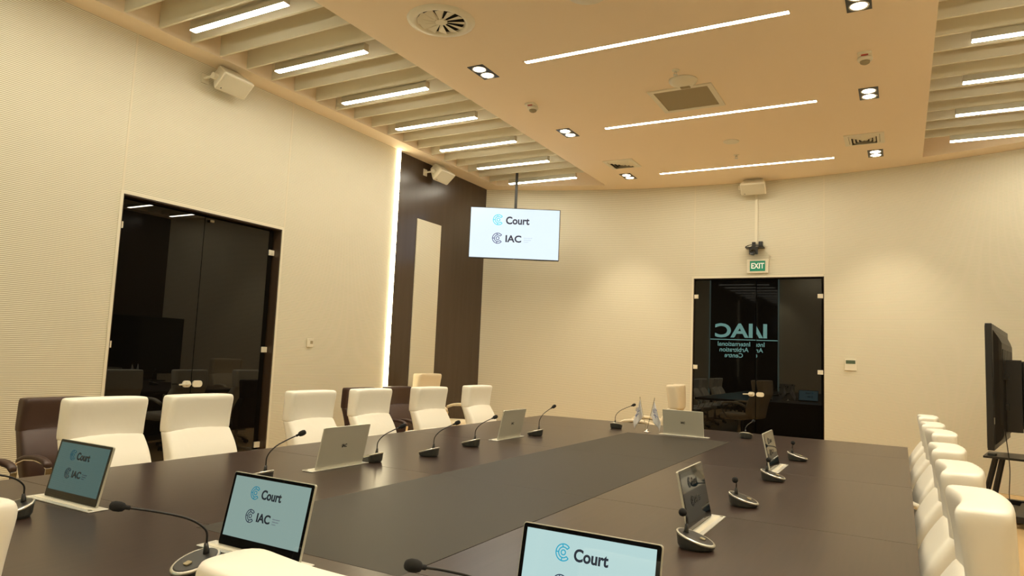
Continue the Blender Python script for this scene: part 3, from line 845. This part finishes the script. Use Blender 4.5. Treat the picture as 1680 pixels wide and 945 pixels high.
# ------------------------------------------------------------------ flags on the table
t = thing('table_flag_stand', 'chrome table stand with two small white flags at the far end of the table', 'flag stand', (-2.215, 6.80, TZ+.0015))
bm = new_bm(); lathe(bm, [(.036, 0), (.036, .006), (.012, .014), (.010, .030), (.002, .031)], 24); obj('base', bm, 'chrome', t, smooth=True)
for s in (-1, 1):
    ax = Vector((s*.075, 0, .33)); bm = new_bm(); tube(bm, [(s*.004, 0, .02), ax], .0025, 8); lathe(bm, [(.001, 0), (.005, .008), (.001, .02)], 10, Matrix.Translation(ax)); pl = obj('pole', bm, 'chrome', t)
    bm = new_bm()
    rings = []
    nU, nV = 10, 12
    grid = []
    for j in range(nV+1):
        v = j/nV; row = []
        for i in range(nU+1):
            u = i/nU
            # cloth hangs from the top of the leaning pole and gathers in folds
            base = Vector((s*(.073-.036*v), 0, .325-.160*v))
            out = u*(.020+.110*min(1, v*1.5))
            x = base.x + s*out*.75 - (0 if s > 0 else -.0); z = base.z - u*(.07+.07*v) - .01*v
            y = .014*math.sin(u*9+s)*(.4+v) 
            row.append(Vector((x, y, z)))
        grid.append(row)
    fv = [[bm.verts.new(p) for p in r] for r in grid]
    for j in range(nV):
        for i in range(nU): bm.faces.new((fv[j][i], fv[j][i+1], fv[j+1][i+1], fv[j+1][i]))
    fl = obj('flag', bm, 'cloth', t, smooth=True)
    so = fl.modifiers.new('solid', 'SOLIDIFY'); so.thickness = .0012
    bm = new_bm(); c_logo(bm, .022, Matrix.Translation((s*.088, -.022, .215)) @ Matrix.Rotation(s*.45, 4, 'Y') @ Matrix.Rotation(PI/2, 4, 'X')); text_bm(bm, 'IAC', .028, Matrix.Translation((s*.095, -.024, .165)) @ Matrix.Rotation(s*.9, 4, 'Y') @ Matrix.Rotation(PI/2, 4, 'X'), .0008)
    obj('flag_print', bm, 'flag_blue', fl)

# ------------------------------------------------------------------ hanging television
fwd = Vector((math.sin(YAW), math.cos(YAW), 0))
tvc = Vector((-5.40, 9.42, 0))
HA = -YAW   # picture faces back along the view, like the ceiling mount is turned
t = thing('ceiling_television', 'large television hung from the ceiling on a pole showing two logo rows', 'television', (-5.315, 9.465, 0), HA)
W2, H2, ZC = .715, .410, 3.37
tilt = Matrix.Translation((0, 0, ZC)) @ Matrix.Rotation(math.radians(.0), 4, 'X')
bm = new_bm(); rbox(bm, -W2, W2, -.03, .012, -H2, H2, .006, tilt, axis='y'); obj('casing', bm, 'steel', t, bevel=.002)
bm = new_bm(); rbox(bm, -.42, .42, .012, .05, -.30, .22, .02, tilt, axis='y'); obj('rear_housing', bm, 'black', t, bevel=.004)
bm = new_bm(); box(bm, -W2+.012, W2-.012, -.0318, -.0302, -H2+.016, H2-.010, tilt); dp = obj('display', bm, 'tv_screen', t)
screen_logo(t, dp, tilt @ Matrix.Translation((0, -.0325, .01)) @ Matrix.Rotation(PI/2, 4, 'X'), W2*.985)
bm = new_bm(); box(bm, -.022, .022, .05, .094, -.15, 4.81-ZC, tilt); box(bm, -.10, .10, .045, .055, -.16, .14, tilt); obj('ceiling_pole', bm, 'steel', t, bevel=.002)
bm = new_bm(); box(bm, -.012, .012, -.034, -.030, -H2-.010, -H2, tilt); obj('logo_tab', bm, 'alu', t)

# ------------------------------------------------------------------ mobile display stand at the right
t = thing('mobile_display_stand', 'black wheeled stand carrying a large display, seen from behind at right', 'display stand', (0, 0, 0))
Tv = Matrix.Translation((.765, 8.0, 0)) @ Matrix.Rotation(math.radians(-10), 4, 'Z') @ Matrix.Diagonal((-1, 1, 1, 1))   # y runs along the panel away from camera, -x is the rear face (mirrored)
bm = new_bm(); box(bm, .0, .055, 0, 1.95, .755, 1.955, Tv); obj('display_panel', bm, 'black', t, bevel=.006)
bm = new_bm(); box(bm, .0555, .058, .02, 1.93, .775, 1.935, Tv); obj('display_glass', bm, 'blackgloss', t)
bm = new_bm()
rings = [[Vector((x, y0, z0)), Vector((x, y1, z0)), Vector((x, y1, z1)), Vector((x, y0, z1))] for x, y0, y1, z0, z1 in ((0, .12, 1.83, .80, 1.90), (-.035, .22, 1.73, .84, 1.83), (-.055, .30, 1.65, .88, 1.78))]
loft(bm, rings, Tv); bh = obj('rear_housing', bm, 'steel', t)
for k in range(12):
    bm = new_bm(); y = .36+.10*k; box(bm, -.062, -.0555, y, y+.055, 1.42, 1.72, Tv); obj('vent_slot', bm, 'black', bh)
bm = new_bm(); box(bm, -.002, .0, .03, .10, 1.0, 1.06, Tv); obj('rating_sticker', bm, 'alu_light', t)
bm = new_bm()
for y in (.62, 1.28): box(bm, -.19, -.056, y, y+.06, .90, 1.62, Tv)
box(bm, -.085, -.056, .55, 1.40, 1.12, 1.18, Tv); box(bm, -.085, -.056, .55, 1.40, 1.42, 1.48, Tv)
obj('mounting_rail', bm, 'black', t, bevel=.002)
bm = new_bm()
for y in (.78, 1.12): box(bm, -.27, -.19, y, y+.09, .08, 1.60, Tv)
obj('column', bm, 'black', t, bevel=.004)
bm = new_bm(); box(bm, -.27, .17, .86, 1.46, .60, .622, Tv); sh = obj('shelf', bm, 'black', t, bevel=.002)
bm = new_bm()
for y in (.95, 1.37):
    for xo in (0, .06): tube(bm, [(.02+xo, y, .60), (.12+xo*1.3, y+.0, .09)], .017, 8, Tv)
bm.free()
for y in (.95, 1.37):
    for xo in (0, .06):
        bm = new_bm(); tube(bm, [(.02+xo, y, .60), (.12+xo*1.3, y+.0, .09)], .017, 8, Tv); obj('strut', bm, 'steel', t)
bm = new_bm()
box(bm, -.42, .42, .42, .50, .055, .115, Tv); box(bm, -.42, .42, 1.50, 1.58, .055, .115, Tv); box(bm, -.19, -.11, .50, 1.50, .055, .10, Tv); box(bm, .10, .18, .50, 1.50, .055, .10, Tv); box(bm, -.11, .10, .62, 1.40, .06, .08, Tv)
fb = obj('foot_frame', bm, 'black', t, bevel=.004)
for x in (-.38, .38):
    for y in (.46, 1.54):
        bm = new_bm(); lathe(bm, [(.004, -.014), (.027, -.014), (.027, .014), (.004, .014)], 16, Tv @ Matrix.Translation((x, y, .028)) @ Matrix.Rotation(PI/2, 4, 'X')); tube(bm, [(x, y, .03), (x, y, .06)], .01, 8, Tv); obj('caster', bm, 'black', fb)
bm = new_bm(); tube(bm, curve_pts([Tv @ Vector(p) for p in ((-.07, .20, .95), (-.10, .19, .6), (-.09, .22, .3), (-.13, .20, .06), (-.10, .10, .008), (.02, -.4, .006))]), .0045, 6)
tag(obj('power_cable', bm, 'black'), 'thin black power cable hanging from the wheeled display stand', 'cable')
bm = new_bm(); Q = Tv @ Matrix.Translation((.10, 1.0, .6225)); rbox(bm, -.04, .04, -.06, .06, 0, .025, .02, Q)
tag(obj('remote_control', bm, 'mic', bevel=.004), 'small dark remote lying on the shelf of the display stand', 'remote control')
